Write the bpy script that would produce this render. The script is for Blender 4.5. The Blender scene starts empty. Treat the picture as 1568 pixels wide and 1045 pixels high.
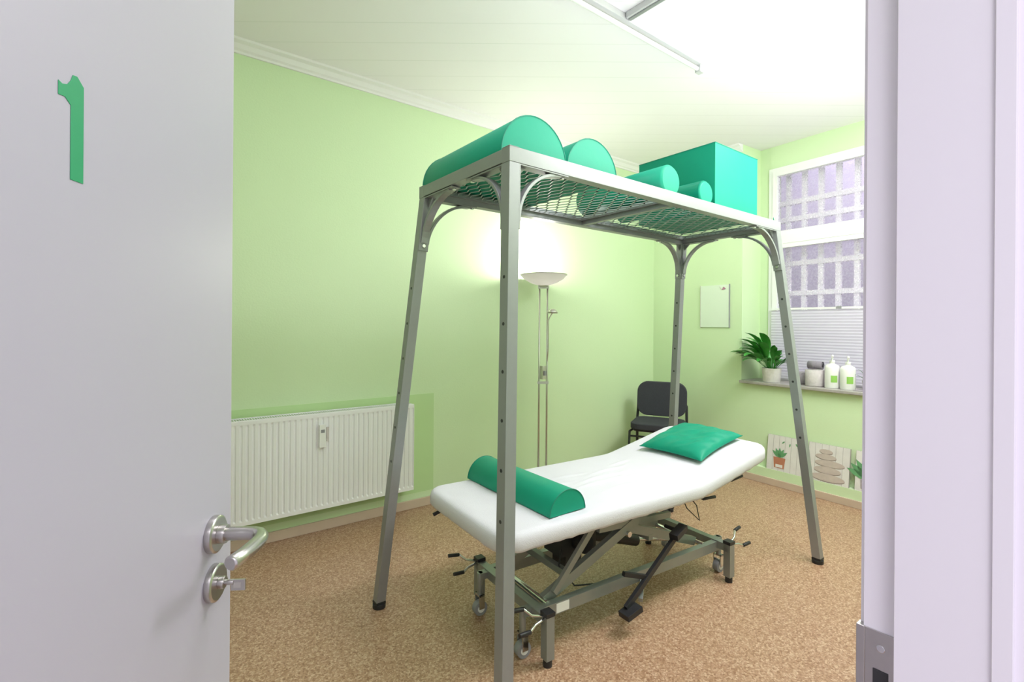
import bpy, bmesh, math, random
from mathutils import Vector, Matrix, noise
random.seed(4)
scene=bpy.context.scene
V=Vector
# ------------------------------------------------------------------ materials
def mat(name,col,rough=.5,metal=0.,var=.04,vscale=8.,bump=0.,bscale=200.,emit=None,estr=0.,trans=0.,spec=.5,coat=0.):
    m=bpy.data.materials.new(name); m.use_nodes=True
    nt=m.node_tree; n=nt.nodes; l=nt.links
    b=n['Principled BSDF']
    tc=n.new('ShaderNodeTexCoord')
    nz=n.new('ShaderNodeTexNoise'); nz.inputs['Scale'].default_value=vscale; nz.inputs['Detail'].default_value=4
    l.new(tc.outputs['Object'],nz.inputs['Vector'])
    mx=n.new('ShaderNodeMix'); mx.data_type='RGBA'
    c=V(col[:3])
    mx.inputs['A'].default_value=(*[max(0,x*(1-var)) for x in c],1)
    mx.inputs['B'].default_value=(*[min(1,x*(1+var)) for x in c],1)
    l.new(nz.outputs['Fac'],mx.inputs['Factor'])
    l.new(mx.outputs['Result'],b.inputs['Base Color'])
    b.inputs['Roughness'].default_value=rough; b.inputs['Metallic'].default_value=metal
    b.inputs['Specular IOR Level'].default_value=spec
    if trans: b.inputs['Transmission Weight'].default_value=trans
    if coat: b.inputs['Coat Weight'].default_value=coat
    if emit is not None:
        b.inputs['Emission Color'].default_value=(*emit,1); b.inputs['Emission Strength'].default_value=estr
    if bump:
        n2=n.new('ShaderNodeTexNoise'); n2.inputs['Scale'].default_value=bscale; n2.inputs['Detail'].default_value=3
        l.new(tc.outputs['Object'],n2.inputs['Vector'])
        bp=n.new('ShaderNodeBump'); bp.inputs['Strength'].default_value=bump; bp.inputs['Distance'].default_value=.01
        l.new(n2.outputs['Fac'],bp.inputs['Height']); l.new(bp.outputs['Normal'],b.inputs['Normal'])
    return m
GREEN=(.675,.835,.545)
M={}
M['wall']=mat('wall_green_paint',GREEN,.85,var=.015,vscale=2,bump=.08,bscale=90)
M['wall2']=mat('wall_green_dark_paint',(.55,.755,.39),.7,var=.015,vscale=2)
M['white']=mat('white_paint',(.88,.88,.90),.45,var=.01)
M['fixture']=mat('fixture_white',(.60,.59,.63),.4,var=.01)
M['trimw']=mat('white_trim',(.88,.86,.90),.5,var=.01)
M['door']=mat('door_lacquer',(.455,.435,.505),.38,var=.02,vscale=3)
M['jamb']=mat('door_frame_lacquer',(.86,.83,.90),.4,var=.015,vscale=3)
M['steel']=mat('brushed_steel',(.52,.50,.49),.3,1.,var=.08,vscale=60)
M['dark']=mat('dark_slot',(.03,.03,.035),.6)
M['decal']=mat('green_vinyl',(.012,.31,.12),.4,var=.02)
M['rack']=mat('grey_powdercoat',(.31,.315,.335),.36,.35,var=.04,vscale=40)
M['grate']=mat('galvanised_mesh',(.52,.58,.60),.4,.4,var=.1,vscale=60)
M['black']=mat('black_plastic',(.018,.018,.022),.45,var=.1)
M['teal']=mat('teal_vinyl',(.002,.285,.18),.48,var=.05,vscale=5,bump=.06,bscale=18,spec=.3)
M['seam']=mat('teal_seam',(.001,.21,.14),.5)
M['bedframe']=mat('bed_metal',(.30,.32,.32),.35,.5,var=.05,vscale=30)
M['chrome']=mat('chrome',(.7,.7,.72),.15,1.)
M['rubber']=mat('grey_rubber',(.30,.30,.33),.6)
M['radiator']=mat('radiator_enamel',(.92,.91,.96),.35,var=.01)
M['base']=mat('baseboard_beech',(.62,.48,.39),.5,var=.08,vscale=12)
M['chairfab']=mat('chair_fabric',(.045,.045,.06),.9,var=.2,vscale=120,bump=.3,bscale=400)
M['lampmetal']=mat('lamp_satin_nickel',(.62,.60,.57),.3,.9)
M['stone']=mat('sill_stone',(.42,.39,.38),.35,var=.25,vscale=30)
M['pot']=mat('concrete_pot',(.62,.57,.58),.8,var=.15,vscale=40,bump=.3,bscale=60)
M['potw']=mat('whitewashed_pot',(.76,.73,.73),.8,var=.12,vscale=40,bump=.3,bscale=60)
M['potg']=mat('grey_pot',(.40,.36,.40),.8,var=.2,vscale=40,bump=.3,bscale=60)
M['leaf']=mat('leaf_green',(.06,.30,.05),.4,var=.45,vscale=14)
M['leaf2']=mat('grass_green',(.14,.36,.17),.5,var=.35,vscale=14)
M['soil']=mat('soil',(.05,.035,.025),.9,var=.3,vscale=80)
M['bottle']=mat('white_bottle',(.88,.88,.86),.3)
M['label']=mat('green_label',(.30,.58,.12),.5)
M['plank']=mat('white_plank',(.76,.73,.73),.6,var=.12,vscale=14)
M['plankgap']=mat('plank_gap',(.45,.42,.41),.7)
M['terra']=mat('terracotta',(.50,.20,.12),.7)
M['pebble']=mat('pebble_beige',(.58,.49,.46),.6,var=.12,vscale=30)
M['pebble2']=mat('pebble_shadow',(.32,.26,.24),.6,var=.12,vscale=30)
M['towel']=mat('towel_grey',(.30,.27,.32),.95,var=.15,vscale=50,bump=.4,bscale=200)
M['print']=mat('frosted_print',(.76,.86,.74),.3,var=.02)
M['pink']=mat('pink_clip',(.45,.2,.3),.5)
M['bars']=mat('window_bar_white',(.95,.93,.96),.6)
M['outside']=mat('courtyard_render',(.32,.29,.36),.9,var=.1)
M['glow']=mat('lamp_diffuser',(1,1,.98),.5,emit=(1,.97,.9),estr=12)
M['tube']=mat('fluorescent_tube',(.82,.82,.84),.3)
M['sheet']=mat('white_terry_cover',(.71,.69,.77),.95,var=.02,vscale=4,bump=.25,bscale=350)
def simple_nodes(name):
    m=bpy.data.materials.new(name); m.use_nodes=True
    nt=m.node_tree; return m,nt.nodes,nt.links
def floor_mat():
    m,n,l=simple_nodes('cork_vinyl_floor'); b=n['Principled BSDF']
    tc=n.new('ShaderNodeTexCoord')
    v=n.new('ShaderNodeTexVoronoi'); v.inputs['Scale'].default_value=140
    l.new(tc.outputs['Object'],v.inputs['Vector'])
    r=n.new('ShaderNodeValToRGB'); cr=r.color_ramp
    cr.elements[0].position=0; cr.elements[0].color=(.31,.165,.095,1)
    cr.elements[1].position=1; cr.elements[1].color=(.64,.46,.335,1)
    for p,c in ((.3,(.42,.25,.16,1)),(.65,(.49,.31,.205,1))):
        e=cr.elements.new(p); e.color=c
    sp=n.new('ShaderNodeSeparateColor'); l.new(v.outputs['Color'],sp.inputs[0])
    l.new(sp.outputs[0],r.inputs[0])
    nz=n.new('ShaderNodeTexNoise'); nz.inputs['Scale'].default_value=150; nz.inputs['Detail'].default_value=5
    l.new(tc.outputs['Object'],nz.inputs['Vector'])
    r2=n.new('ShaderNodeValToRGB'); r2.color_ramp.elements[0].position=.38; r2.color_ramp.elements[0].color=(.74,.69,.65,1)
    r2.color_ramp.elements[1].position=.62; r2.color_ramp.elements[1].color=(1.08,1.07,1.05,1)
    l.new(nz.outputs['Fac'],r2.inputs[0])
    mx=n.new('ShaderNodeMix'); mx.data_type='RGBA'; mx.blend_type='MULTIPLY'; mx.inputs['Factor'].default_value=.85
    l.new(r.outputs[0],mx.inputs['A']); l.new(r2.outputs[0],mx.inputs['B'])
    l.new(mx.outputs['Result'],b.inputs['Base Color'])
    b.inputs['Roughness'].default_value=.36
    return m
M['floor']=floor_mat()
def ceil_mat():
    m,n,l=simple_nodes('ceiling_white_boards'); b=n['Principled BSDF']
    tc=n.new('ShaderNodeTexCoord')
    dp=n.new('ShaderNodeVectorMath'); dp.operation='DOT_PRODUCT'; dp.inputs[1].default_value=(.609,.793,0)
    l.new(tc.outputs['Object'],dp.inputs[0])
    mu=n.new('ShaderNodeMath'); mu.operation='MULTIPLY'; mu.inputs[1].default_value=1/.2
    l.new(dp.outputs['Value'],mu.inputs[0])
    fr=n.new('ShaderNodeMath'); fr.operation='FRACT'; l.new(mu.outputs[0],fr.inputs[0])
    lt=n.new('ShaderNodeMath'); lt.operation='LESS_THAN'; lt.inputs[1].default_value=.03; l.new(fr.outputs[0],lt.inputs[0])
    mx=n.new('ShaderNodeMix'); mx.data_type='RGBA'
    mx.inputs['A'].default_value=(.935,.90,.965,1); mx.inputs['B'].default_value=(.84,.82,.87,1)
    l.new(lt.outputs[0],mx.inputs['Factor']); l.new(mx.outputs['Result'],b.inputs['Base Color'])
    b.inputs['Roughness'].default_value=.6
    return m
M['ceiling']=ceil_mat()
def glass_mat():
    m,n,l=simple_nodes('frosted_window_glass')
    n.remove(n['Principled BSDF']); out=n['Material Output']
    tc=n.new('ShaderNodeTexCoord')
    v=n.new('ShaderNodeTexVoronoi'); v.inputs['Scale'].default_value=75; v.feature='SMOOTH_F1'
    l.new(tc.outputs['Object'],v.inputs['Vector'])
    nz=n.new('ShaderNodeTexNoise'); nz.inputs['Scale'].default_value=90; nz.inputs['Detail'].default_value=3
    l.new(tc.outputs['Object'],nz.inputs['Vector'])
    ad=n.new('ShaderNodeMath'); ad.operation='ADD'; l.new(v.outputs['Distance'],ad.inputs[0]); l.new(nz.outputs['Fac'],ad.inputs[1])
    mr=n.new('ShaderNodeMapRange'); mr.inputs['From Min'].default_value=.5; mr.inputs['From Max'].default_value=1.1
    mr.inputs['To Min'].default_value=.15; mr.inputs['To Max'].default_value=.40
    l.new(ad.outputs[0],mr.inputs['Value'])
    tp=n.new('ShaderNodeBsdfTransparent'); tp.inputs['Color'].default_value=(.96,.94,.99,1)
    tr=n.new('ShaderNodeBsdfTranslucent'); tr.inputs['Color'].default_value=(.88,.85,.94,1)
    gl=n.new('ShaderNodeBsdfDiffuse'); gl.inputs['Color'].default_value=(.65,.62,.72,1)
    a=n.new('ShaderNodeMixShader'); a.inputs[0].default_value=.5; l.new(tr.outputs[0],a.inputs[1]); l.new(gl.outputs[0],a.inputs[2])
    b=n.new('ShaderNodeMixShader'); l.new(mr.outputs[0],b.inputs[0]); l.new(tp.outputs[0],b.inputs[1]); l.new(a.outputs[0],b.inputs[2])
    l.new(b.outputs[0],out.inputs[0])
    return m
M['glass']=glass_mat()
def thin_mat(name,c1,c2,fac):
    m,n,l=simple_nodes(name)
    n.remove(n['Principled BSDF']); out=n['Material Output']
    tc=n.new('ShaderNodeTexCoord'); nz=n.new('ShaderNodeTexNoise'); nz.inputs['Scale'].default_value=6
    l.new(tc.outputs['Object'],nz.inputs['Vector'])
    cr=n.new('ShaderNodeValToRGB'); cr.color_ramp.elements[0].color=(*c1,1); cr.color_ramp.elements[1].color=(*c2,1)
    l.new(nz.outputs['Fac'],cr.inputs[0])
    tr=n.new('ShaderNodeBsdfTranslucent'); df=n.new('ShaderNodeBsdfDiffuse')
    l.new(cr.outputs[0],tr.inputs[0]); l.new(cr.outputs[0],df.inputs[0])
    a=n.new('ShaderNodeMixShader'); a.inputs[0].default_value=fac; l.new(tr.outputs[0],a.inputs[1]); l.new(df.outputs[0],a.inputs[2])
    l.new(a.outputs[0],out.inputs[0]); return m
M['blind']=thin_mat('pleated_blind',(.86,.83,.93),(.92,.89,.97),.55)
M['bowl']=thin_mat('opal_glass_bowl',(.55,.53,.52),(.60,.58,.56),.96)

# ------------------------------------------------------------------ builder
class B:
    def __init__(s,name,M0=None):
        s.name=name; s.bm=bmesh.new(); s.mats=[]; s.M=M0 or Matrix.Identity(4)
    def mi(s,m):
        if m not in s.mats: s.mats.append(m)
        return s.mats.index(m)
    def poly(s,verts,faces,m,smooth=False):
        vs=[s.bm.verts.new(V(v)) for v in verts]; k=s.mi(m)
        for f in faces:
            try:
                fc=s.bm.faces.new([vs[i] for i in f]); fc.material_index=k; fc.smooth=smooth
            except ValueError: pass
        return vs
    def box(s,a,b,m):
        (x0,y0,z0),(x1,y1,z1)=a,b
        vs=[(x0,y0,z0),(x1,y0,z0),(x1,y1,z0),(x0,y1,z0),(x0,y0,z1),(x1,y0,z1),(x1,y1,z1),(x0,y1,z1)]
        s.poly(vs,[(3,2,1,0),(4,5,6,7),(0,1,5,4),(1,2,6,5),(2,3,7,6),(3,0,4,7)],m)
    def obox(s,p1,p2,w,h,m,up=(0,0,1)):
        p1=V(p1);p2=V(p2);t=(p2-p1).normalized();u=V(up)
        if abs(t.dot(u))>.98: u=V((1,0,0))
        r=t.cross(u).normalized(); q=r.cross(t).normalized()
        vs=[]
        for p in (p1,p2):
            for a,b in ((-1,-1),(1,-1),(1,1),(-1,1)):
                vs.append(p+r*a*w/2+q*b*h/2)
        s.poly(vs,[(3,2,1,0),(4,5,6,7),(0,1,5,4),(1,2,6,5),(2,3,7,6),(3,0,4,7)],m)
    def leg(s,p1,p2,wx,wy,m):
        vs=[]
        for p in (V(p1),V(p2)):
            for a,b in ((-1,-1),(1,-1),(1,1),(-1,1)): vs.append(p+V((a*wx/2,b*wy/2,0)))
        s.poly(vs,[(3,2,1,0),(4,5,6,7),(0,1,5,4),(1,2,6,5),(2,3,7,6),(3,0,4,7)],m)
    def cyl(s,p1,p2,r1,m,r2=None,seg=20,caps=True):
        r2=r1 if r2 is None else r2
        p1=V(p1);p2=V(p2);t=(p2-p1).normalized();u=V((0,0,1)) if abs(t.z)<.95 else V((1,0,0))
        a=t.cross(u).normalized(); b=t.cross(a)
        vs=[];k=s.mi(m)
        for p,r in ((p1,r1),(p2,r2)):
            for i in range(seg):
                an=2*math.pi*i/seg; vs.append(s.bm.verts.new(p+a*math.cos(an)*r+b*math.sin(an)*r))
        for i in range(seg):
            j=(i+1)%seg
            f=s.bm.faces.new((vs[i],vs[j],vs[seg+j],vs[seg+i])); f.material_index=k; f.smooth=True
        if caps:
            f=s.bm.faces.new(vs[:seg][::-1]); f.material_index=k
            f=s.bm.faces.new(vs[seg:]); f.material_index=k
    def tube(s,pts,r,m,seg=10):
        pts=[V(p) for p in pts]; rr=r if isinstance(r,(list,tuple)) else [r]*len(pts)
        k=s.mi(m); rings=[]; prev=None
        for i,p in enumerate(pts):
            t=(pts[min(i+1,len(pts)-1)]-pts[max(i-1,0)]).normalized()
            if prev is None:
                u=V((0,0,1)) if abs(t.z)<.9 else V((1,0,0)); a=t.cross(u).normalized()
            else:
                a=(prev-t*prev.dot(t)).normalized()
            prev=a; b=t.cross(a)
            rings.append([s.bm.verts.new(p+(a*math.cos(2*math.pi*j/seg)+b*math.sin(2*math.pi*j/seg))*rr[i]) for j in range(seg)])
        for i in range(len(rings)-1):
            for j in range(seg):
                q=(j+1)%seg
                f=s.bm.faces.new((rings[i][j],rings[i][q],rings[i+1][q],rings[i+1][j])); f.material_index=k; f.smooth=True
        for rg in (rings[0][::-1],rings[-1]):
            f=s.bm.faces.new(rg); f.material_index=k
    def lathe(s,prof,c,m,seg=32):
        k=s.mi(m); rings=[]
        for r,z in prof:
            rings.append([s.bm.verts.new(V(c)+V((math.cos(2*math.pi*j/seg)*max(r,1e-4),math.sin(2*math.pi*j/seg)*max(r,1e-4),z))) for j in range(seg)])
        for i in range(len(rings)-1):
            for j in range(seg):
                q=(j+1)%seg
                f=s.bm.faces.new((rings[i][j],rings[i][q],rings[i+1][q],rings[i+1][j])); f.material_index=k; f.smooth=True
    def prism(s,pts,off,m,smooth=False,capmat=None):
        n=len(pts); off=V(off); k=s.mi(m); kc=s.mi(capmat) if capmat else k
        a=[s.bm.verts.new(V(p)) for p in pts]; b=[s.bm.verts.new(V(p)+off) for p in pts]
        for i in range(n):
            j=(i+1)%n
            f=s.bm.faces.new((a[i],a[j],b[j],b[i])); f.material_index=k; f.smooth=smooth
        f=s.bm.faces.new(a[::-1]); f.material_index=kc
        f=s.bm.faces.new(b); f.material_index=kc
    def done(s,bevel=0,seg=2,sub=0,origin=None,weld=False):
        if weld: bmesh.ops.remove_doubles(s.bm,verts=s.bm.verts,dist=1e-5)
        bmesh.ops.recalc_face_normals(s.bm,faces=s.bm.faces)
        me=bpy.data.meshes.new(s.name); s.bm.to_mesh(me); s.bm.free()
        for m in s.mats: me.materials.append(M[m])
        o=bpy.data.objects.new(s.name,me); scene.collection.objects.link(o)
        o.matrix_world=s.M
        if bevel:
            md=o.modifiers.new('bevel','BEVEL'); md.width=bevel; md.segments=seg; md.limit_method='ANGLE'; md.angle_limit=math.radians(50)
        if sub:
            md=o.modifiers.new('sub','SUBSURF'); md.levels=sub; md.render_levels=sub
        return o

W=3.41; H=3.085; DY0=.07; DY1=.16
# ------------------------------------------------------------------ room shell
b=B('floor'); b.box((-1.2,-1.3,-.06),(5.6,W+.12,0),'floor'); b.done()
b=B('ceiling'); b.box((-1.2,-.0+DY0,H),(5.6,W+.12,H+.1),'ceiling'); b.done()
b=B('wall_back'); b.box((-1.08,W,0),(4.9,W+.12,H),'wall'); 
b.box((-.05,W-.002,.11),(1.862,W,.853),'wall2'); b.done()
b=B('wall_left'); b.box((-1.2,DY1,0),(-1.08,W,H),'wall'); b.done()
b=B('wall_front')
b.box((-1.2,DY0,0),(-.40,DY1,H),'wall'); b.box((.60,DY0,0),(4.9,DY1,H),'wall'); b.box((-.40,DY0,2.06),(.60,DY1,H),'wall'); b.done()
# window wall system: local x = outward, y = along the wall, 4 deg rotated
WM=Matrix.Translation((4.3605,0,0))@Matrix.Rotation(math.radians(-4),4,'Z')
NY0,NY1=.80,2.375; ND=.30
b=B('wall_right_pier',WM); b.box((0,NY1,0),(.5,W+.2,H),'wall'); b.done()
b=B('wall_right_end',WM); b.box((0,-.1,0),(.5,NY0,H),'wall'); b.done()
b=B('wall_right_parapet',WM); b.box((0,NY0,0),(.5,NY1,.86),'wall'); b.done()
b=B('wall_right_lintel',WM); b.box((ND,NY0,2.875),(.5,NY1,H),'wall'); b.done()
b=B('wall_right_reveal',WM); b.box((ND,NY1-.09,.86),(.5,NY1,2.875),'wall'); b.done()
b=B('wall_right_reveal_end',WM); b.box((ND,NY0,.86),(.5,NY0+.06,2.875),'wall'); b.done()
b=B('trim_ledge',WM); b.box((-.055,.17,0),(0,NY1+.02,.135),'wall'); b.done()
b=B('windowsill_stone',WM); b.box((-.045,NY0,.862),(ND+.0,NY1-.002,.887),'stone'); b.done(.004)
# trim
b=B('trim_cornice')
def cornice(p1,p2,inn):
    p1=V(p1);p2=V(p2);inn=V(inn)
    prof=[(0,0),(.012,0),(.016,.012),(.03,.02),(.045,.045),(.07,.055),(.075,.068),(0,.068)]
    pts=[p1+inn*a+V((0,0,H-.068+c)) for a,c in prof]
    b.prism(pts,p2-p1,'trimw')
cornice((-1.08,W,0),(4.50,W,0),(0,-1,0))
b.done()
b=B('trim_cornice_window',WM)
def cornice2(x,y0,y1):
    prof=[(0,0),(.012,0),(.03,.02),(.045,.045),(.07,.055),(.075,.068),(0,.068)]
    b.prism([V((x-a,y0,H-.068+c)) for a,c in prof],(0,y1-y0,0),'trimw')
cornice2(0,NY1,3.2); b.done()
b=B('baseboard_back'); b.box((-1.08,W-.014,0),(4.56,W,.065),'base'); b.done(.003)
b=B('baseboard_right',WM); b.box((-.069,.17,0),(-.055,NY1+.02,.06),'base'); b.box((-.014,NY1+.02,0),(0,3.08,.06),'base'); b.done(.003)
# ------------------------------------------------------------------ window
b=B('window_1',WM)
y0,y1=NY0+.06,NY1-.09; z0,z1=.889,2.873
n0,n1=.275,.345
def fr(ya,yb,za,zb,w,na,nb,m='white'):
    b.box((na,ya,za),(nb,ya+w,zb),m); b.box((na,yb-w,za),(nb,yb,zb),m)
    b.box((na,ya+w,za),(nb,yb-w,za+w),m); b.box((na,ya+w,zb-w),(nb,yb-w,zb),m)
fr(y0,y1,z0,z1,.045,n0+.012,n1)
fr(y0+.04,y1-.04,2.235,z1-.04,.04,n0,n1-.01)
fr(y0+.04,y1-.04,z0+.04,2.16,.045,n0,n1-.01)
b.box((n0-.004,y0+.03,2.155),(n1,y1-.03,2.245),'white')
b.poly([(n0+.03,y0+.075,2.27),(n0+.03,y1-.075,2.27),(n0+.03,y1-.075,z1-.075),(n0+.03,y0+.075,z1-.075)],[(0,1,2,3)],'glass')
b.poly([(n0+.03,y0+.08,z0+.08),(n0+.03,y1-.08,z0+.08),(n0+.03,y1-.08,2.12),(n0+.03,y0+.08,2.12)],[(0,1,2,3)],'glass')
b.done()
b=B('pleated_blind',WM)
bz=1.55; zz=z0+.02; pts=[]; n=0
while zz<bz-.01:
    pts.append((n0-.016+(.003 if n%2 else 0),zz)); zz+=.0125; n+=1
vs=[];fs=[]
for i,(x,z) in enumerate(pts): vs+=[(x,y0+.05,z),(x,y1-.045,z)]
for i in range(len(pts)-1): fs.append((2*i,2*i+1,2*i+3,2*i+2))
b.poly(vs,fs,'blind'); b.box((n0-.024,y0+.05,bz-.012),(n0-.005,y1-.045,bz+.006),'white'); b.box((n0-.03,1.64,bz-.01),(n0-.02,1.68,bz+.012),'rubber'); b.done()
b=B('window_security_bars',WM)
for i in range(12):
    yy=.88+i*.145; b.box((.44,yy-.021,.9),(.47,yy+.021,2.9),'bars')
for zz in (1.15,1.70,1.98,2.40,2.56): b.box((.43,.82,zz-.022),(.475,2.45,zz+.022),'bars')
b.done()
b=B('courtyard_wall',WM); b.box((1.9,-2,-1),(2.0,6,3.6),'outside'); b.done()
# ------------------------------------------------------------------ doorway
JX=.535; LX=-.335
b=B('door_frame')
for sx,jx in ((1,JX),(-1,LX)):
    f=lambda x:jx+sx*x
    def bx(xa,xb,ya,yb,z1_,m='jamb'):
        xs=sorted((f(xa),f(xb))); b.box((xs[0],ya,0),(xs[1],yb,z1_),m)
    bx(0,.07,.075,.141,2.03); bx(.014,.07,.141,.168,2.03)
    bx(.02,.10,.1605,.172,2.08)
    bx(.004,.10,.050,.069,2.08)
    bx(-.003,.02,.066,.078,2.03)
b.box((LX,.075,2.0),(JX,.141,2.06),'jamb'); b.box((LX-.1,.1605,2.01),(JX+.1,.172,2.08),'jamb'); b.box((LX-.1,.05,2.0),(JX+.1,.069,2.08),'jamb')
b.box((JX+.0125,.1425,.90),(JX+.014,.1665,1.10),'steel'); b.box((JX+.0122,.1665,.90),(JX+.022,.1735,1.10),'steel')
b.box((JX+.0118,.148,.965),(JX+.0126,.160,1.065),'dark')
b.cyl((JX+.0118,.154,1.085),(JX+.0128,.154,1.085),.0035,'chrome')
b.done(.0015)
t=V((.537,.843,0)).normalized(); nn=V((t.y,-t.x,0)); E=V((.125,.875,0))
DM=Matrix(((-t.x,nn.x,0,E.x),(-t.y,nn.y,0,E.y),(0,0,1,0),(0,0,0,1)))
b=B('door_1',DM)
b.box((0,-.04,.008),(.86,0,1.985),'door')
b.box((0,-.040,.9),(-.0008,-.015,1.12),'steel')
for zc in (1.076,1.006):
    b.cyl((.055,0,zc),(.055,.008,zc),.026,'steel',seg=40)
    b.cyl((.055,.008,zc),(.055,.010,zc),.026,'steel',r2=.023,seg=40)
    b.cyl((.055,-.04,zc),(.055,-.05,zc),.026,'steel',seg=40)
zc=1.076
b.cyl((.055,.01,zc),(.055,.02,zc),.013,'steel')
b.tube([(.055,.012,zc),(.055,.045,zc),(.056,.058,zc),(.060,.067,zc),(.068,.073,zc),(.080,.0755,zc),(.10,.075,zc),(.125,.0725,zc),(.148,.068,zc),(.150,.0675,zc)],
       [.0095]*9+[.007],'steel',seg=18)
b.tube([(.055,-.045,zc),(.055,-.09,zc),(.07,-.10,zc),(.17,-.10,zc)],.0095,'steel',seg=16)
zk=1.006
b.cyl((.055,.01,zk),(.055,.018,zk),.0085,'steel'); b.cyl((.055,.018,zk),(.055,.030,zk),.004,'steel')
b.box((.0535,.026,zk-.012),(.0565,.046,zk+.004),'steel'); b.box((.0530,.030,zk-.008),(.0570,.040,zk),'lampmetal')
P=[(.330,1.596),(.3255,1.5945),(.3200,1.5965),(.3160,1.6020),(.3137,1.6080),(.3085,1.6090),(.3005,1.6020),(.3005,1.511),(.316,1.511),(.316,1.579),(.3225,1.584),(.330,1.583)]
b.prism([(x,0.0,z) for x,z in P],(0,.0006,0),'decal')
for zc in (.25,1.05,1.75): b.cyl((.862,.004,zc-.04),(.862,.004,zc+.04),.007,'steel')
b.done(.0012)
# ------------------------------------------------------------------ radiator
b=B('radiator')
x0,x1=.16,1.635; zb,zt=.18,.80; yf=3.29
pitch=.0335
nrib=int((x1-x0)/pitch)
prof=[]
for i in range(nrib):
    xa=x0+i*(x1-x0)/nrib; p=(x1-x0)/nrib
    prof+=[(xa,yf),(xa+p*.52,yf),(xa+p*.66,yf+.006),(xa+p*.86,yf+.006)]
prof.append((x1,yf))
za,zc2=zb+.035,zt-.035
vs=[];fs=[]
for x,y in prof: vs+=[(x,y,za),(x,y,zc2),(x,yf,za-.012),(x,yf,zc2+.012)]
for i in range(len(prof)-1):
    a=4*i;c=4*(i+1)
    fs+=[(a,c,c+1,a+1),(a+1,c+1,c+3,a+3),(a+2,c+2,c,a)]
b.poly(vs,fs,'radiator')
b.box((x0,yf,zb),(x1,yf+.012,za-.012),'radiator'); b.box((x0,yf,zc2+.012),(x1,yf+.012,zt),'radiator')
b.box((x0,yf+.012,zb),(x1,yf+.016,zt),'radiator')
b.box((x0,yf+.085,zb),(x1,yf+.095,zt-.01),'radiator')
b.box((x0-.004,yf,zb),(x0,yf+.10,zt),'radiator'); b.box((x1,yf,zb),(x1+.004,yf+.10,zt),'radiator')
for y in (yf+.002,yf+.096): b.box((x0,y,zt-.003),(x1,y+.004,zt+.004),'radiator')
nx=int((x1-x0)/.014)
for i in range(nx):
    xa=x0+(i+.5)*(x1-x0)/nx; b.box((xa-.0035,yf+.004,zt-.004),(xa+.0035,yf+.098,zt),'radiator')
b.box((x0,yf+.05,zt-.05),(x1,yf+.055,zt-.02),'dark')
for xa in (x0+.2,x1-.2): b.box((xa,yf+.095,zb+.1),(xa+.04,W-.004,zt-.1),'radiator')
b.box((.965,yf-.022,.585),(1.005,yf,.73),'white'); b.box((.973,yf-.0235,.68),(.997,yf-.022,.70),'rubber')
b.box((1.01,yf-.012,.62),(1.028,yf,.71),'pot')
b.done(.002)
# ------------------------------------------------------------------ sling rack
RX0,RX1,RY0,RY1,RZ=1.062,3.137,1.403,2.098,2.02
feet={'B':(.95,1.27),'A':(.97,2.31),'C':(3.20,1.21),'D':(3.20,2.22)}
tops={'B':(RX0,RY0),'A':(RX0,RY1),'C':(RX1,RY0),'D':(RX1,RY1)}
b=B('sling_therapy_rack')
T=.045
for y in (RY0+T/2,RY1-T/2): b.box((RX0,y-T/2,RZ-.055),(RX1,y+T/2,RZ),'rack')
for x in (RX0+T/2,(RX0+RX1)/2,RX1-T/2): b.box((x-T/2 if x!=(RX0+RX1)/2 else x-.015,RY0+T,RZ-.052),(x+T/2 if x!=(RX0+RX1)/2 else x+.015,RY1-T,RZ-.003),'rack')
for k in 'ABCD':
    sx=1 if k in 'CD' else -1; sy=1 if k in 'AD' else -1
    tp=V((tops[k][0]-sx*.024,tops[k][1]-sy*.024,RZ-.055)); ft=V((*feet[k],.03))
    b.leg(ft,tp,.046,.046,'rack')
    b.cyl(ft-V((0,0,.03)),ft-V((0,0,.008)),.031,'black',seg=28); b.leg(ft-V((0,0,.009)),ft+V((0,0,.004)),.049,.049,'black')
    d=(tp-ft)
    for i in range(6):
        q=ft+d*(.36+i*.085)
        b.cyl(q-V((.0236,0,0)),q+V((.0236,0,0)),.007,'dark',seg=12)
    for ax in (0,1):
        dirv=V((-sx,0,0)) if ax==0 else V((0,-sy,0))
        side=V((0,1,0)) if ax==0 else V((1,0,0))
        c0=tp+dirv*.023
        L=.21
        lw=d.normalized()
        pA=c0; pB=c0-lw*(L+.035)
        b.obox(pA+dirv*.003,pB+dirv*.003,.044,.006,'rack',up=dirv)
        b.obox(pA-V((0,0,.003)),pA+dirv*(L+.035)-V((0,0,.003)),.044,.006,'rack',up=(0,0,1))
        pts=[]
        leg0=c0-lw*L
        for i in range(13):
            an=math.pi/2*i/12
            pt=leg0+dirv*(L*(1-math.cos(an)))+(c0+dirv*L-(leg0+dirv*L))*math.sin(an)
            pts.append(pt+dirv*.006*math.cos(an)-V((0,0,.006*math.sin(an))))
        for i in range(12):
            b.obox(pts[i],pts[i+1]+(pts[i+1]-pts[i])*.08,.034,.012,'rack',up=V(dirv-V((0,0,1))).normalized())
        gus=[c0,c0+dirv*.05,c0-V((0,0,.05))]
        b.prism([g-side*.003 for g in gus],side*.006,'rack')
        for qq in (pB-(-lw)*.022,): b.cyl(qq+dirv*.004,qq+dirv*.013,.009,'chrome',seg=8)
        b.cyl(c0+dirv*(L+.02)-V((0,0,.004)),c0+dirv*(L+.02)-V((0,0,.013)),.009,'chrome',seg=8)
b.box((RX0-.001,RY0-.001,RZ-.001),(RX0+T,RY0+T,RZ+.0015),'rack')
b.cyl((RX1-.02,RY0+.03,RZ),(RX1-.02,RY0+.03,RZ+.03),.007,'chrome')
b.done(.002)
rack=bpy.data.objects['sling_therapy_rack']
b=B('mesh_shelf')
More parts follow.
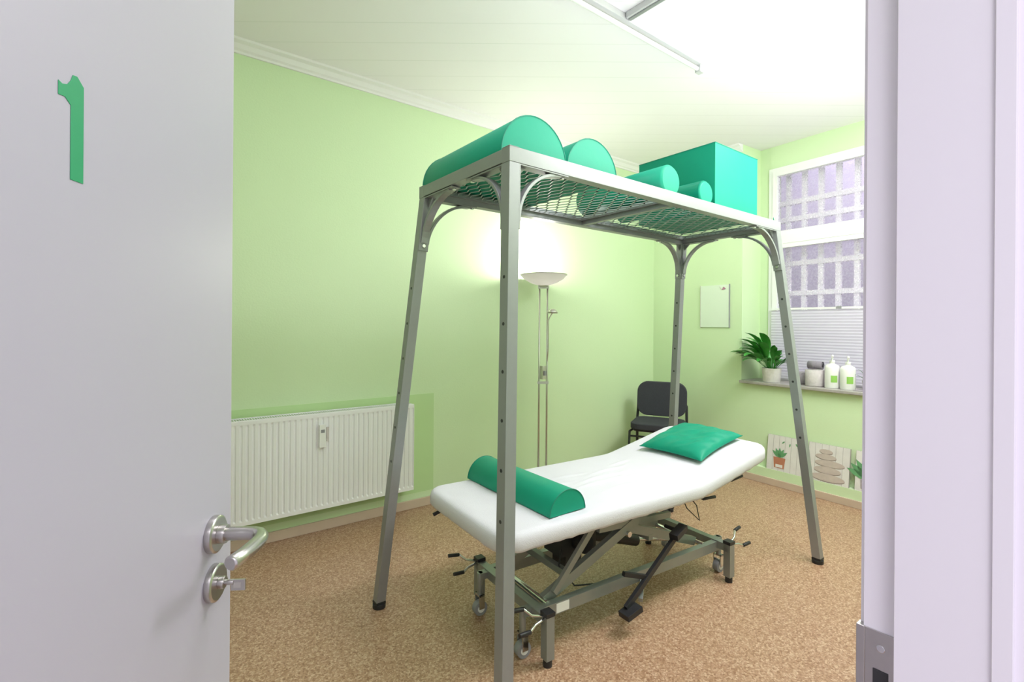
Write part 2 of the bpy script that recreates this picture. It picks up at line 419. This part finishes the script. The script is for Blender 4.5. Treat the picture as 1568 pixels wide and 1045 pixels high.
mid=(RX0+RX1)/2
for xa,xb in ((RX0+T+.004,mid-.019),(mid+.019,RX1-T-.004)):
    ya,yb=RY0+T+.004,RY1-T-.004
    for rect in (((xa,ya),(xb,ya+.012)),((xa,yb-.012),(xb,yb)),((xa,ya),(xa+.012,yb)),((xb-.012,ya),(xb,yb))):
        b.box((*rect[0],RZ-.030),(*rect[1],RZ-.010),'rack')
    ncx=int((xb-xa)/.066); px=(xb-xa)/ncx/2; nry=14; py=(yb-ya)/nry
    for r in range(nry):
        yc=ya+(r+.5)*py
        pts=[]
        for i in range(2*ncx+1):
            s_=(1 if (i+r)%2 else -1)
            x=xa+i*px; y=yc+s_*py/2; pts+= [(x-px*.22 if i else x,y),(x+px*.22 if i<2*ncx else x,y)]
        hw=.0024
        for i in range(len(pts)-1):
            p,q=V((*pts[i],0)),V((*pts[i+1],0))
            if (q-p).length<1e-6: continue
            dd=(q-p).normalized(); no=V((-dd.y,dd.x,0))*hw
            zA,zB=RZ-.022,RZ-.019
            vs=[p-no,q-no,q+no,p+no]
            b.poly([(v.x,v.y,zA) for v in vs]+[(v.x,v.y,zB) for v in vs],[(3,2,1,0),(4,5,6,7),(0,1,5,4),(2,3,7,6)],'grate')
gr=b.done(); gr.parent=rack
# ------------------------------------------------------------------ cushions on rack
def halfroll(name,x0,x1,ya,yb,z,h,tilt=0.):
    b=B(name); c=(x0+x1)/2; r=(x1-x0)/2; n=20
    pts=[(c-r*math.cos(math.pi*i/n),ya,z+max(.0,h*math.sin(math.pi*i/n))) for i in range(n+1)]
    pts=[(x0,ya,z),(x0-.0,ya,z+.01)]+pts[1:-1]+[(x1,ya,z+.01),(x1,ya,z)]
    b.prism(pts,(tilt,yb-ya,0),'teal',smooth=True)
    for yy,tx in ((ya,0),(yb,tilt)):
        b.tube([(p[0]+tx,yy,p[2]) for p in pts],.0025,'seam',seg=6)
    o=b.done(.004,3); 
    for p in o.data.polygons:
        if abs(p.normal.y)>.9 or p.normal.z<-.9: p.use_smooth=False
    return o
def roll(name,xc,r,ya,yb,z):
    b=B(name)
    b.cyl((xc,ya+.012,z+r),(xc,yb-.012,z+r),r,'teal',seg=48,caps=False)
    b.cyl((xc,ya+.012,z+r),(xc,ya,z+r),r,'teal',r2=r-.012,seg=48); b.cyl((xc,yb-.012,z+r),(xc,yb,z+r),r,'teal',r2=r-.012,seg=48)
    return b.done(.0,weld=True)
halfroll('half_round_bolster',1.075,1.40,1.47,2.085,RZ+.002,.165)
halfroll('half_round_bolster',1.407,1.71,1.47,2.085,RZ+.002,.152)
roll('bolster_roll',2.115,.080,1.47,2.06,RZ+.001)
roll('bolster_roll',2.43,.070,1.47,2.05,RZ+.001)
b=B('positioning_cube_cushion'); b.box((2.565,1.50,RZ+.001),(3.04,2.02,RZ+.388),'teal')
e=[(2.565,1.50),(3.04,1.50),(3.04,2.02),(2.565,2.02)]
for i in range(4):
    p,q=e[i],e[(i+1)%4]
    b.tube([(p[0],p[1],RZ+.385),(q[0],q[1],RZ+.385)],.003,'seam',seg=6)
b.done(.008,3)
# ------------------------------------------------------------------ treatment couch
ang=math.radians(-4.3)
BM=Matrix.Translation((1.13,1.80,0))@Matrix.Rotation(ang,4,'Z')
LB,WB=1.79,.70; ZT=.60; HX=1.19
def ztop(x):
    d=x-HX; s=.205; k=.03
    return ZT+ s*(d+math.sqrt(d*d+k*k))/2
bed=bpy.data.objects.new('treatment_couch',None); scene.collection.objects.link(bed)
b=B('padded_top',BM@Matrix.Translation((-.03,0,0)))
re=.03; 
def samples(L,n):
    e=[0,.004,.010,.018,.03]
    mid_=[.03+(L-.06)*i/n for i in range(1,n)]
    return e+mid_+[L-v for v in e[::-1]]
xs=samples(LB,120); ys=samples(WB,70)
R=.09
def creases(x,y):
    w=0
    for (xc,yc,a,L_,wd,h) in ((.78,.30,.16,.34,.010,.010),(.86,.36,.12,.30,.008,.009),(.95,.43,.20,.26,.010,.009),(.70,.46,.05,.22,.008,.007),(1.02,.28,-.10,.20,.009,.007),(.55,.38,.10,.20,.010,.006),(1.10,.50,.3,.16,.010,.007),(1.17,.22,1.4,.16,.014,.007),(.90,.20,.08,.3,.009,.006)):
        dx,dy=x-xc,y-yc; ca,sa=math.cos(a),math.sin(a)
        u=dx*ca+dy*sa; v=-dx*sa+dy*ca+.012*math.sin(u*14)
        w+=h*math.exp(-(u/(L_*.5))**2)*math.exp(-(v/wd)**2)
    return w
grid=[]
for i,x in enumerate(xs):
    row=[]
    for j,y in enumerate(ys):
        m=min(x,LB-x,y,WB-y)
        drop=0
        if m<re: drop=re*(1-math.sqrt(max(0,1-(1-m/re)**2)))
        X,Y=x,y
        cx=(R-x)/R if x<R else ((x-(LB-R))/R if x>LB-R else 0)
        cy=(R-y)/R if y<R else ((y-(WB-R))/R if y>WB-R else 0)
        if cx>0 and cy>0:
            sc=max(cx,cy)/math.hypot(cx,cy)
            nx,ny=cx*sc,cy*sc
            X=R-nx*R if x<R else LB-R+nx*R
            Y=R-ny*R if y<R else WB-R+ny*R
        w=0
        if m>.03:
            w=creases(x,y)+.004*noise.noise(V((x*9,y*9,5)))
        row.append(b.bm.verts.new((X,Y-WB/2,ztop(X)-drop+w)))
    grid.append(row)
k=b.mi('sheet')
def q(a,c,d,e,m=k):
    f=b.bm.faces.new((a,c,d,e)); f.material_index=m; f.smooth=True
for i in range(len(xs)-1):
    for j in range(len(ys)-1): q(grid[i][j],grid[i+1][j],grid[i+1][j+1],grid[i][j+1])
loop=[grid[i][0] for i in range(len(xs))]+[grid[-1][j] for j in range(1,len(ys))]+[grid[i][-1] for i in range(len(xs)-2,-1,-1)]+[grid[0][j] for j in range(len(ys)-2,0,-1)]
prev=loop
for dz,ins in ((.03,0.0),(.042,.006),(.046,.02),(.046,.08)):
    cur=[]
    for v in loop:
        dx=(LB/2-v.co.x); dy=-v.co.y
        co=V((v.co.x+(ins if dx>0 else -ins)*min(1,abs(dx)/(LB/2)) ,v.co.y+(ins if dy>0 else -ins)*min(1,abs(dy)/(WB/2)),v.co.z-dz+ (.004*noise.noise(V((v.co.x*25,v.co.y*25,1))))))
        cur.append(b.bm.verts.new(co))
    for i in range(len(loop)):
        j=(i+1)%len(loop); q(prev[i],prev[j],cur[j],cur[i])
    prev=cur
f=b.bm.faces.new(prev[::-1]); f.material_index=k
o=b.done(); o.parent=bed
b=B('lift_base',BM)
g='bedframe'
xa,xb=.24,1.47
for x in (xa,xb):
    b.box((x-.02,-.29,.165),(x+.02,.29,.205),g)
    for y in (-.28,.28):
        b.box((x-.02,y-.02,.03),(x+.02,y+.02,.215),g)
        b.cyl((x,y,0),(x,y,.032),.019,'black'); b.box((x-.022,y-.022,.205),(x+.022,y+.022,.222),'black')
    so=-1 if x<1 else 1
    for y in (-.18,.18):
        cx=x-so*(-.055)
        b.box((min(x,cx)-.005,y-.018,.17),(max(x,cx)+.005,y+.018,.2),g)
        b.cyl((cx,y,.10),(cx,y,.20),.014,g)
        b.box((cx-.014,y-.024,.035),(cx+.014,y-.018,.10),'chrome'); b.box((cx-.014,y+.018,.035),(cx+.014,y+.024,.10),'chrome'); b.box((cx-.014,y-.024,.092),(cx+.014,y+.024,.10),'chrome')
        b.cyl((cx,y-.016,.034),(cx,y+.016,.034),.033,'rubber',seg=28); b.cyl((cx,y-.018,.034),(cx,y+.018,.034),.018,'white',seg=20)
    for y in (-.28,.28):
        for dz,dy in ((.045,.03),(-.02,-.02)):
            p0=V((x,y,.20)); p1=V((x+so*.07,y+dy*.5,.20+dz*.4)); p2=V((x+so*.10,y+dy,.20+dz)); p3=V((x+so*.155,y+dy*1.2,.205+dz))
            b.tube([p0,p1,p2],.006,'chrome',seg=8); b.tube([p2,p3],.009,'black',seg=8)
for y in (-.205,.205): b.box((xa,y-.017,.15),(xb,y+.017,.20),g)
b.box((xa+.02,-.2,.155),(xa+.05,.2,.185),g)
for y in (-.205,.205):
    b.box((.14,y-.016,.505),(1.16,y+.016,.548),g)
for x in (.15,.5,.95,1.15): b.box((x-.015,-.2,.51),(x+.015,.2,.545),g)
for y in (-.2,.2): b.obox((1.17,y,.53),(1.60,y,.53+.43*.205),.03,.035,g)
b.obox((1.58,-.2,.608),(1.58,.2,.608),.03,.03,g)
for y in (-.165,.165):
    b.obox((.30,y,.195),(1.05,y,.50),.028,.045,g); b.obox((1.36,y+.03*(1 if y<0 else -1),.195),(.52,y+.03*(1 if y<0 else -1),.50),.028,.045,g)
    b.cyl((.80,y-.03,.375),(.80,y+.06*(1 if y<0 else .5),.375),.014,'chrome')
    b.obox((.62,y,.43),(1.12,y,.40),.022,.03,g)
for (x,z) in ((.30,.195),(1.05,.50),(1.36,.195),(.52,.50)): b.cyl((x,-.20,z),(x,.20,z),.012,'chrome')
b.obox((.45,-.15,.26),(.45,.15,.26),.03,.03,g); b.obox((1.0,-.15,.30),(1.0,.15,.30),.03,.03,g)
b.obox((.34,-.19,.225),(.60,-.17,.47),.018,.03,g); b.obox((.36,.19,.225),(.62,.17,.47),.018,.03,g)
# motor housing, spindle drive and cable
b.box((.48,-.065,.29),(.70,.065,.41),'black'); b.cyl((.59,-.12,.35),(.59,.10,.35),.045,'black',seg=24)
b.cyl((.62,0,.36),(1.05,0,.22),.030,'black'); b.cyl((.95,0,.25),(1.30,0,.17),.012,'chrome')
b.box((.52,-.05,.20),(.62,.05,.31),'black')
b.tube([(.50,-.05,.35),(.44,-.10,.28),(.50,-.14,.19),(.66,-.16,.165),(.9,-.17,.16)],.004,'black',seg=6)
# pedal linkage
b.obox((.66,-.305,.115),(1.06,-.275,.36),.018,.025,'black'); b.obox((.63,-.32,.095),(.72,-.32,.115),.06,.025,'black')
b.obox((1.00,-.29,.35),(1.10,-.27,.375),.045,.028,'black'); b.obox((.82,-.29,.205),(.68,-.27,.25),.02,.02,'black')
b.cyl((1.06,-.27,.36),(1.06,-.19,.36),.01,'black')
b.obox((.76,-.30,.12),(.88,-.205,.165),.02,.02,g)
b.tube([(1.19,-.21,.52),(1.22,-.30,.50),(1.30,-.31,.50)],.008,'black',seg=8)
b.tube([(1.45,-.21,.57),(1.46,-.30,.555),(1.54,-.31,.57)],.008,'black',seg=8)
b.tube([(1.62,-.22,.60),(1.63,-.30,.60)],.01,'black',seg=8)
b.tube([(.12,.25,.50),(.05,.30,.49),(.0,.31,.47)],.009,'black',seg=8)
b.tube([(.02+ .0,-.1,.52),(.16,-.1,.525)],.01,g,seg=8)
b.tube([(1.25,-.1,.52),(1.22,-.2,.42),(1.27,-.24,.36),(1.30,-.2,.42),(1.28,-.12,.5)],.003,'black',seg=6)
b.box((.33,-.2235,.155),(.40,-.222,.195),'white')
o=b.done(.002); o.parent=bed
halfroll('half_round_bolster',1.340,1.540,1.485,2.12,.604,.098,tilt=.015)
b=B('pillow',BM@Matrix.Translation((1.515,.005,0))@Matrix.Rotation(math.radians(3),4,'Z'))
n=40; S=.208; k=b.mi('teal'); gt=[];gb=[]
for side,arr in ((1,gt),(-1,gb)):
    for i in range(n+1):
        row=[]
        for j in range(n+1):
            u=-1+2*i/n; v=-1+2*j/n
            pin=1-.10*(1-u*u)*abs(v)**3; pin2=1-.10*(1-v*v)*abs(u)**3
            x=u*S*pin2; y=v*S*pin
            prof_=max(0,(1-u**4)*(1-v**4))**.6
            base=ztop(1.515+.03+x)+.004
            z=base+.022+(.050*prof_ if side>0 else -.020*prof_)
            if side>0: z+=(.009*noise.noise(V((u*2.5,v*2.5,3)))+.004*math.sin(16*(u+v)+4*noise.noise(V((u*2,v*2,1))))*max(abs(u),abs(v)))*prof_
            row.append(b.bm.verts.new((x,y,z+(0.003 if side>0 else 0))))
        arr.append(row)
for arr in (gt,gb):
    for i in range(n):
        for j in range(n): q(arr[i][j],arr[i+1][j],arr[i+1][j+1],arr[i][j+1],k)
def ring(a): return [a[i][0] for i in range(n+1)]+[a[n][j] for j in range(1,n+1)]+[a[i][n] for i in range(n-1,-1,-1)]+[a[0][j] for j in range(n-1,0,-1)]
r1,r2=ring(gt),ring(gb)
for i in range(len(r1)):
    j=(i+1)%len(r1); q(r1[i],r1[j],r2[j],r2[i],k)
b.done()
# ------------------------------------------------------------------ floor lamp
lx,ly=2.752,3.15
b=B('torchiere_floor_lamp')
m_='lampmetal'
b.lathe([(0,0),(.14,0),(.142,.008),(.135,.018),(.03,.024),(0,.026)],(lx,ly,0),m_,40)
dv=V((.793,-.609,0))*.033
for s_ in (-1,1): b.cyl(V((lx,ly,.02))+dv*s_,V((lx,ly,1.72))+dv*s_,.0075,m_,seg=14)
for z in (.9,1.70): b.obox(V((lx,ly,z))-dv*1.4,V((lx,ly,z))+dv*1.4,.02,.02,m_)
b.box((lx-.022,ly-.02,.93),(lx+.022,ly+.02,1.04),m_); b.box((lx-.01,ly-.03,.96),(lx+.01,ly-.02,1.0),'rubber')
b.lathe([(0,1.698),(.03,1.703),(.045,1.715)],(lx,ly,0),m_,32)
b.lathe([(.03,1.712),(.11,1.738),(.165,1.770),(.197,1.805)],(lx,ly,0),'bowl',48)
b.lathe([(.1955,1.803),(.199,1.803),(.199,1.809),(.1955,1.809),(.1955,1.803)],(lx,ly,0),m_,48)
b.tube([V((lx,ly,1.05))+dv,V((lx,ly,1.2))+dv*1.0+V((0,-.015,0)),V((lx,ly,1.42))+dv*.6+V((0,-.03,0)),V((lx,ly,1.50))+dv*1.5+V((0,-.05,0))],.005,m_,seg=8)
hp=V((lx,ly,1.50))+dv*1.3+V((0,-.05,0))
b.lathe([(0,.02),(.02,.018),(.04,0),(.045,-.018),(.040,-.016),(0,-.005)],hp,m_,24)
b.done()
b=B('lamp_bulb'); b.cyl((lx-.05,ly,1.775),(lx+.05,ly,1.775),.012,'glow'); o=b.done(); o.parent=bpy.data.objects['torchiere_floor_lamp']
# ------------------------------------------------------------------ chair
CM=Matrix.Translation((3.97,2.88,0))@Matrix.Rotation(math.radians(-62),4,'Z')  # local -y is front
b=B('visitor_chair',CM)
def rr(w,h,r,n=8):
    pts=[]
    for cx,cy,a0 in ((w/2-r,h/2-r,0),(-w/2+r,h/2-r,90),(-w/2+r,-h/2+r,180),(w/2-r,-h/2+r,270)):
        for i in range(n+1):
            a=math.radians(a0+90*i/n); pts.append((cx+r*math.cos(a),cy+r*math.sin(a)))
    return pts
b.prism([(x,.19+(z)*.12,.665+z) for x,z in rr(.47,.33,.10)],(0,.05,0),'chairfab')
b.prism([(x,y-.02,.43) for x,y in rr(.46,.44,.09)],(0,0,.055),'chairfab')
b.prism([(x,y-.02,.41) for x,y in rr(.42,.40,.07)],(0,0,.02),'black')
for s_ in (-1,1):
    x=s_*.235
    b.tube([(x,-.22,0),(x,-.20,.30),(x,-.18,.40),(x*.9,.05,.405),(x,.20,.42)],.011,'black',seg=10)
    b.tube([(x,.26,0),(x,.21,.25),(x,.21,.45),(x*.98,.235,.60),(x*.85,.245,.66)],.013,'black',seg=10)
b.tube([(-.235,.21,.36),(.235,.21,.36)],.009,'black',seg=8); b.tube([(-.235,-.19,.36),(.235,-.19,.36)],.009,'black',seg=8)
b.done(.010,3)
# ------------------------------------------------------------------ ceiling fittings
b=B('ceiling_fluorescent_lamp')
yc=1.80
b.box((.9,yc-.028,H-.035),(2.90,yc+.028,H-.001),'fixture')
b.cyl((.95,yc,H-.058),(2.86,yc,H-.058),.013,'tube',seg=16)
for x in (.93,2.885):
    b.box((x-.022,yc-.02,H-.078),(x+.022,yc+.02,H-.03),'fixture')
b.done(.003)
b=B('ceiling_sling_rail')
b.box((2.12,.5,H-.035),(2.165,yc-.035,H-.001),'fixture'); b.box((2.132,.5,H-.042),(2.153,yc-.04,H-.034),'rack'); b.done(.003)
# ------------------------------------------------------------------ picture on the pier
b=B('wall_picture',WM)
b.box((-.012,2.50,1.375),(-.001,2.81,1.785),'print')
b.box((-.014,2.495,1.37),(-.001,2.50,1.79),'rubber'); b.box((-.014,2.81,1.37),(-.001,2.813,1.79),'pot')
b.prism([(-.0145,2.53,1.745),(-.0145,2.555,1.765),(-.0145,2.575,1.735),(-.0145,2.55,1.74)],(-.003,0,0),'pink'); b.prism([(-.0145,2.585,1.75),(-.0145,2.60,1.77),(-.0145,2.575,1.74)],(-.003,0,0),'pink')
b.done()
# ------------------------------------------------------------------ leaning pictures on the ledge
def panel(ya,kind):
    LM=WM@Matrix.Translation((-.05,0,.136))@Matrix.Rotation(math.radians(6),4,'Y')
    b=B('canvas_print',LM); w=.305; h=.30
    b.box((0,ya,0),(.014,ya+w,h),'plankgap')
    n=6
    for i in range(n):
        y=ya+i*w/n; b.box((-.001,y+.0015,0),(0.0,y+w/n-.0015,h),'plank')
    c=ya+w/2
    def leafp(y,z,a,L,m='leaf2'):
        ca,sa=math.cos(a),math.sin(a)
        P=[(0,0),(.3,.16),(.65,.14),(1,0),(.65,-.14),(.3,-.16)]
        b.poly([(-.0032,y+L*(p*ca-q_*sa),z+L*(p*sa+q_*ca)) for p,q_ in P],[(0,1,2,3,4,5)],m)
    if kind=='cactus':
        c=ya+w*.64
        b.prism([(-.002,c-.042,.025),(-.002,c+.042,.025),(-.002,c+.052,.115),(-.002,c-.052,.115)],(-.0008,0,0),'terra')
        b.prism([(-.0029,c-.03,.03),(-.0029,c+.03,.03),(-.0029,c+.03,.055),(-.0029,c-.03,.055)],(-.0006,0,0),'plank')
        for a in (40,65,90,115,140): leafp(c,.115,math.radians(a),.085)
        for i in range(4): leafp(ya+.02+i*.045,.25+.01*(i%2),math.radians(200+40*i),.035)
    elif kind=='stones':
        for (yy,zz,rw,rh) in ((c,.040,.125,.030),(c+.005,.098,.10,.028),(c-.01,.152,.110,.026),(c+.02,.202,.078,.022),(c+.02,.244,.05,.018)):
            for m2,of,dx in (('pebble2',-.006,-.0012),('pebble',0,-.002)):
                b.prism([(dx,yy+rw*math.cos(math.radians(t_)),of+zz+rh*math.sin(math.radians(t_))) for t_ in range(0,360,15)],(-.0007,0,0),m2)
    else:
        c=ya+w*.7
        b.prism([(-.002,c-.05,.02),(-.002,c+.05,.02),(-.002,c+.055,.10),(-.002,c-.055,.10)],(-.0008,0,0),'potg')
        for a in range(20,170,18): leafp(c,.10,math.radians(a),.10+.03*(a%3))
    b.done()
panel(1.80,'cactus'); panel(1.455,'stones'); panel(1.11,'sprig')
# ------------------------------------------------------------------ things on the sill
SZ=.887
def wp(x,y,z=SZ): 
    return WM@V((x,y,z))
def plant(name,x,y,r,h,potm,nl,L,leafm,droop=1.,width=.09,elmin=.45,rs=1.):
    b=B(name); c=wp(x,y,SZ+.0005)
    b.lathe([(0,0),(r*.82,0),(r*.86,.004),(r,h),(r*1.0,h+.002),(r*.9,h),(r*.88,h-.012),(0,h-.012)],c,potm,32)
    b.lathe([(0,h-.011),(r*.87,h-.011)],c,'soil',24)
    for i in range(nl):
        a=2*math.pi*i/nl*2.4+random.uniform(-.3,.3); ln=L*random.uniform(.6,1.1); el=random.uniform(elmin,1.4)
        d=V((math.cos(a),math.sin(a),0)); 
        if d.x>.2: ln*=.5; el=max(el,1.1)
        elif d.y>.5: ln*=.85; el=max(el,.7)
        if d.y<-.2: ln*=rs; el=max(el,.8 if rs<1 else el)
        side=V((-math.sin(a),math.cos(a),0))
        pts=[];p=c+V((0,0,h-.02))+d*r*.3; ang_=el; st=12
        for s_ in range(st+1):
            pts.append((p.copy(),ang_)); 
            p=p+(d*math.cos(ang_)+V((0,0,1))*math.sin(ang_))*ln/st
            if s_>4: ang_-=droop*.15
        vs=[];fs=[]
        for s_,(pp,an) in enumerate(pts):
            tt=s_/st
            w=.002 if tt<.4 else width*ln*math.sin(math.pi*min(1,(tt-.4)/.6*.97+.03))**.7*1.5
            up=(V((0,0,1))*math.cos(an)-d*math.sin(an))
            vs+=[pp+side*w+up*w*.3,pp,pp-side*w+up*w*.3]
        for s_ in range(st):
            a0=3*s_; fs+=[(a0,a0+1,a0+4,a0+3),(a0+1,a0+2,a0+5,a0+4)]
        b.poly(vs,fs,leafm,True)
    return b.done()
plant('potted_peace_lily',.045,2.115,.080,.125,'potw',105,.42,'leaf',1.,.058,.5,.62)
plant('potted_grass_plant',.09,1.36,.06,.07,'potg',26,.16,'leaf2',.6,.03)
b=B('stone_jar'); c=wp(.08,1.765,SZ); b.lathe([(0,0),(.068,0),(.072,.01),(.074,.135),(.066,.14),(.062,.12),(0,.12)],c,'pot',28); b.done()
b=B('stone_jar'); c=wp(.16,1.905,SZ); b.lathe([(0,0),(.048,0),(.056,.01),(.058,.10),(.050,.105),(.046,.09),(0,.09)],c,'potg',28); b.done()
b=B('rolled_towel'); c=wp(.12,1.765,SZ+.143)
p=c+V((-.04,0,.034)); b.cyl(p-V((0,.055,0)),p+V((0,.055,0)),.033,'towel',seg=24)
b.tube([p-V((0,.056,0))+V((.025*k_/20*math.cos(k_*.7),0,.025*k_/20*math.sin(k_*.7))) for k_ in range(3,22)],.0025,'dark',seg=5); b.done()
for yy,hh in ((1.625,.185),(1.510,.18)):
    b=B('pump_bottle'); c=wp(.06,yy,SZ)
    b.lathe([(0,0),(.050,0),(.053,.006),(.053,hh-.02),(.046,hh),(.02,hh+.012),(.017,hh+.02),(.019,hh+.022),(.019,hh+.04),(.006,hh+.042),(.006,hh+.075),(0,hh+.075)],c,'bottle',28)
    b.tube([c+V((.0,0,hh+.078)),c+V((-.02,-.01,hh+.08)),c+V((-.05,-.02,hh+.07))],.008,'bottle',seg=10)
    vs=[];fs=[]
    for i in range(6):
        a=math.radians(190+i*10); 
        for z in (.05,.105): vs.append(c+V((math.cos(a)*.0536,math.sin(a)*.0536,z)))
    for i in range(5): fs.append((2*i,2*i+2,2*i+3,2*i+1))
    b.poly(vs,fs,'label',True)
    b.done()
b=B('slate_tray',WM); b.box((.01,1.24,SZ),(.19,1.452,SZ+.008),'potg'); b.done(.002)
o=bpy.data.objects['potted_grass_plant']; o.location.z+=.008

# ------------------------------------------------------------------ lights
def area(name,loc,rot,sx,sy,p,col=(1,1,1)):
    l=bpy.data.lights.new(name,'AREA'); l.shape='RECTANGLE'; l.size=sx; l.size_y=sy; l.energy=p; l.color=col
    o=bpy.data.objects.new(name,l); scene.collection.objects.link(o); o.location=loc; o.rotation_euler=rot; return o
area('added_overhead_fill',(3.1,.48,3.0),(math.radians(12),0,0),1.5,.5,48,(.98,.95,1))  # added fill lamp out of view, brightens the near faces of the cushions
area('added_overhead_fill',(.9,1.0,3.05),(0,0,0),.7,.7,13,(.98,.95,1))  # smaller added fill above the frame, for general room brightness
area('added_upward_fill',(2.6,.85,1.95),(math.pi,0,0),2.8,1.0,22,(.98,.94,1))  # no fixture here: lamp added facing up to whiten the ceiling
l=bpy.data.lights.new('torchiere_light','POINT'); l.energy=15; l.color=(1,.97,.92); l.shadow_soft_size=.06
o=bpy.data.objects.new('torchiere_light',l); scene.collection.objects.link(o); o.location=(lx,ly,1.84)
# daylight falling into the light well outside the window
tgt=WM@V((.3,1.5,1.8)); src=WM@V((1.1,1.5,4.0))
o=area('courtyard_daylight',src,(0,0,0),2.2,1.0,140,(.93,.91,1))
o.rotation_euler=(tgt-src).to_track_quat('-Z','Y').to_euler()
area('added_hallway_fill',(-.5,-.9,2.4),(0,0,0),.8,.8,16,(.98,.96,1))  # invented lamp behind the camera, lightens the door and jamb
w=bpy.data.worlds.new('world'); scene.world=w; w.use_nodes=True
nt=w.node_tree; bg=nt.nodes['Background']; bg.inputs[0].default_value=(.91,.88,1,1); bg.inputs[1].default_value=.78
# ------------------------------------------------------------------ camera
cam=bpy.data.cameras.new('camera'); co=bpy.data.objects.new('camera',cam); scene.collection.objects.link(co)
yaw=.6552; rl=.007
r=V((math.cos(yaw),-math.sin(yaw),0)); u=V((0,0,1)); f=V((math.sin(yaw),math.cos(yaw),0))
r2=(r+u*rl).normalized(); u2=(u-r*rl).normalized()
co.matrix_world=Matrix(((r2.x,u2.x,-f.x,0),(r2.y,u2.y,-f.y,0),(r2.z,u2.z,-f.z,1.38),(0,0,0,1)))
cam.sensor_width=36; cam.lens=760.5/1568*36; cam.shift_y=-24.1/1568; cam.clip_start=.02
scene.camera=co
scene.view_settings.view_transform='Standard'
scene.view_settings.exposure=0.38
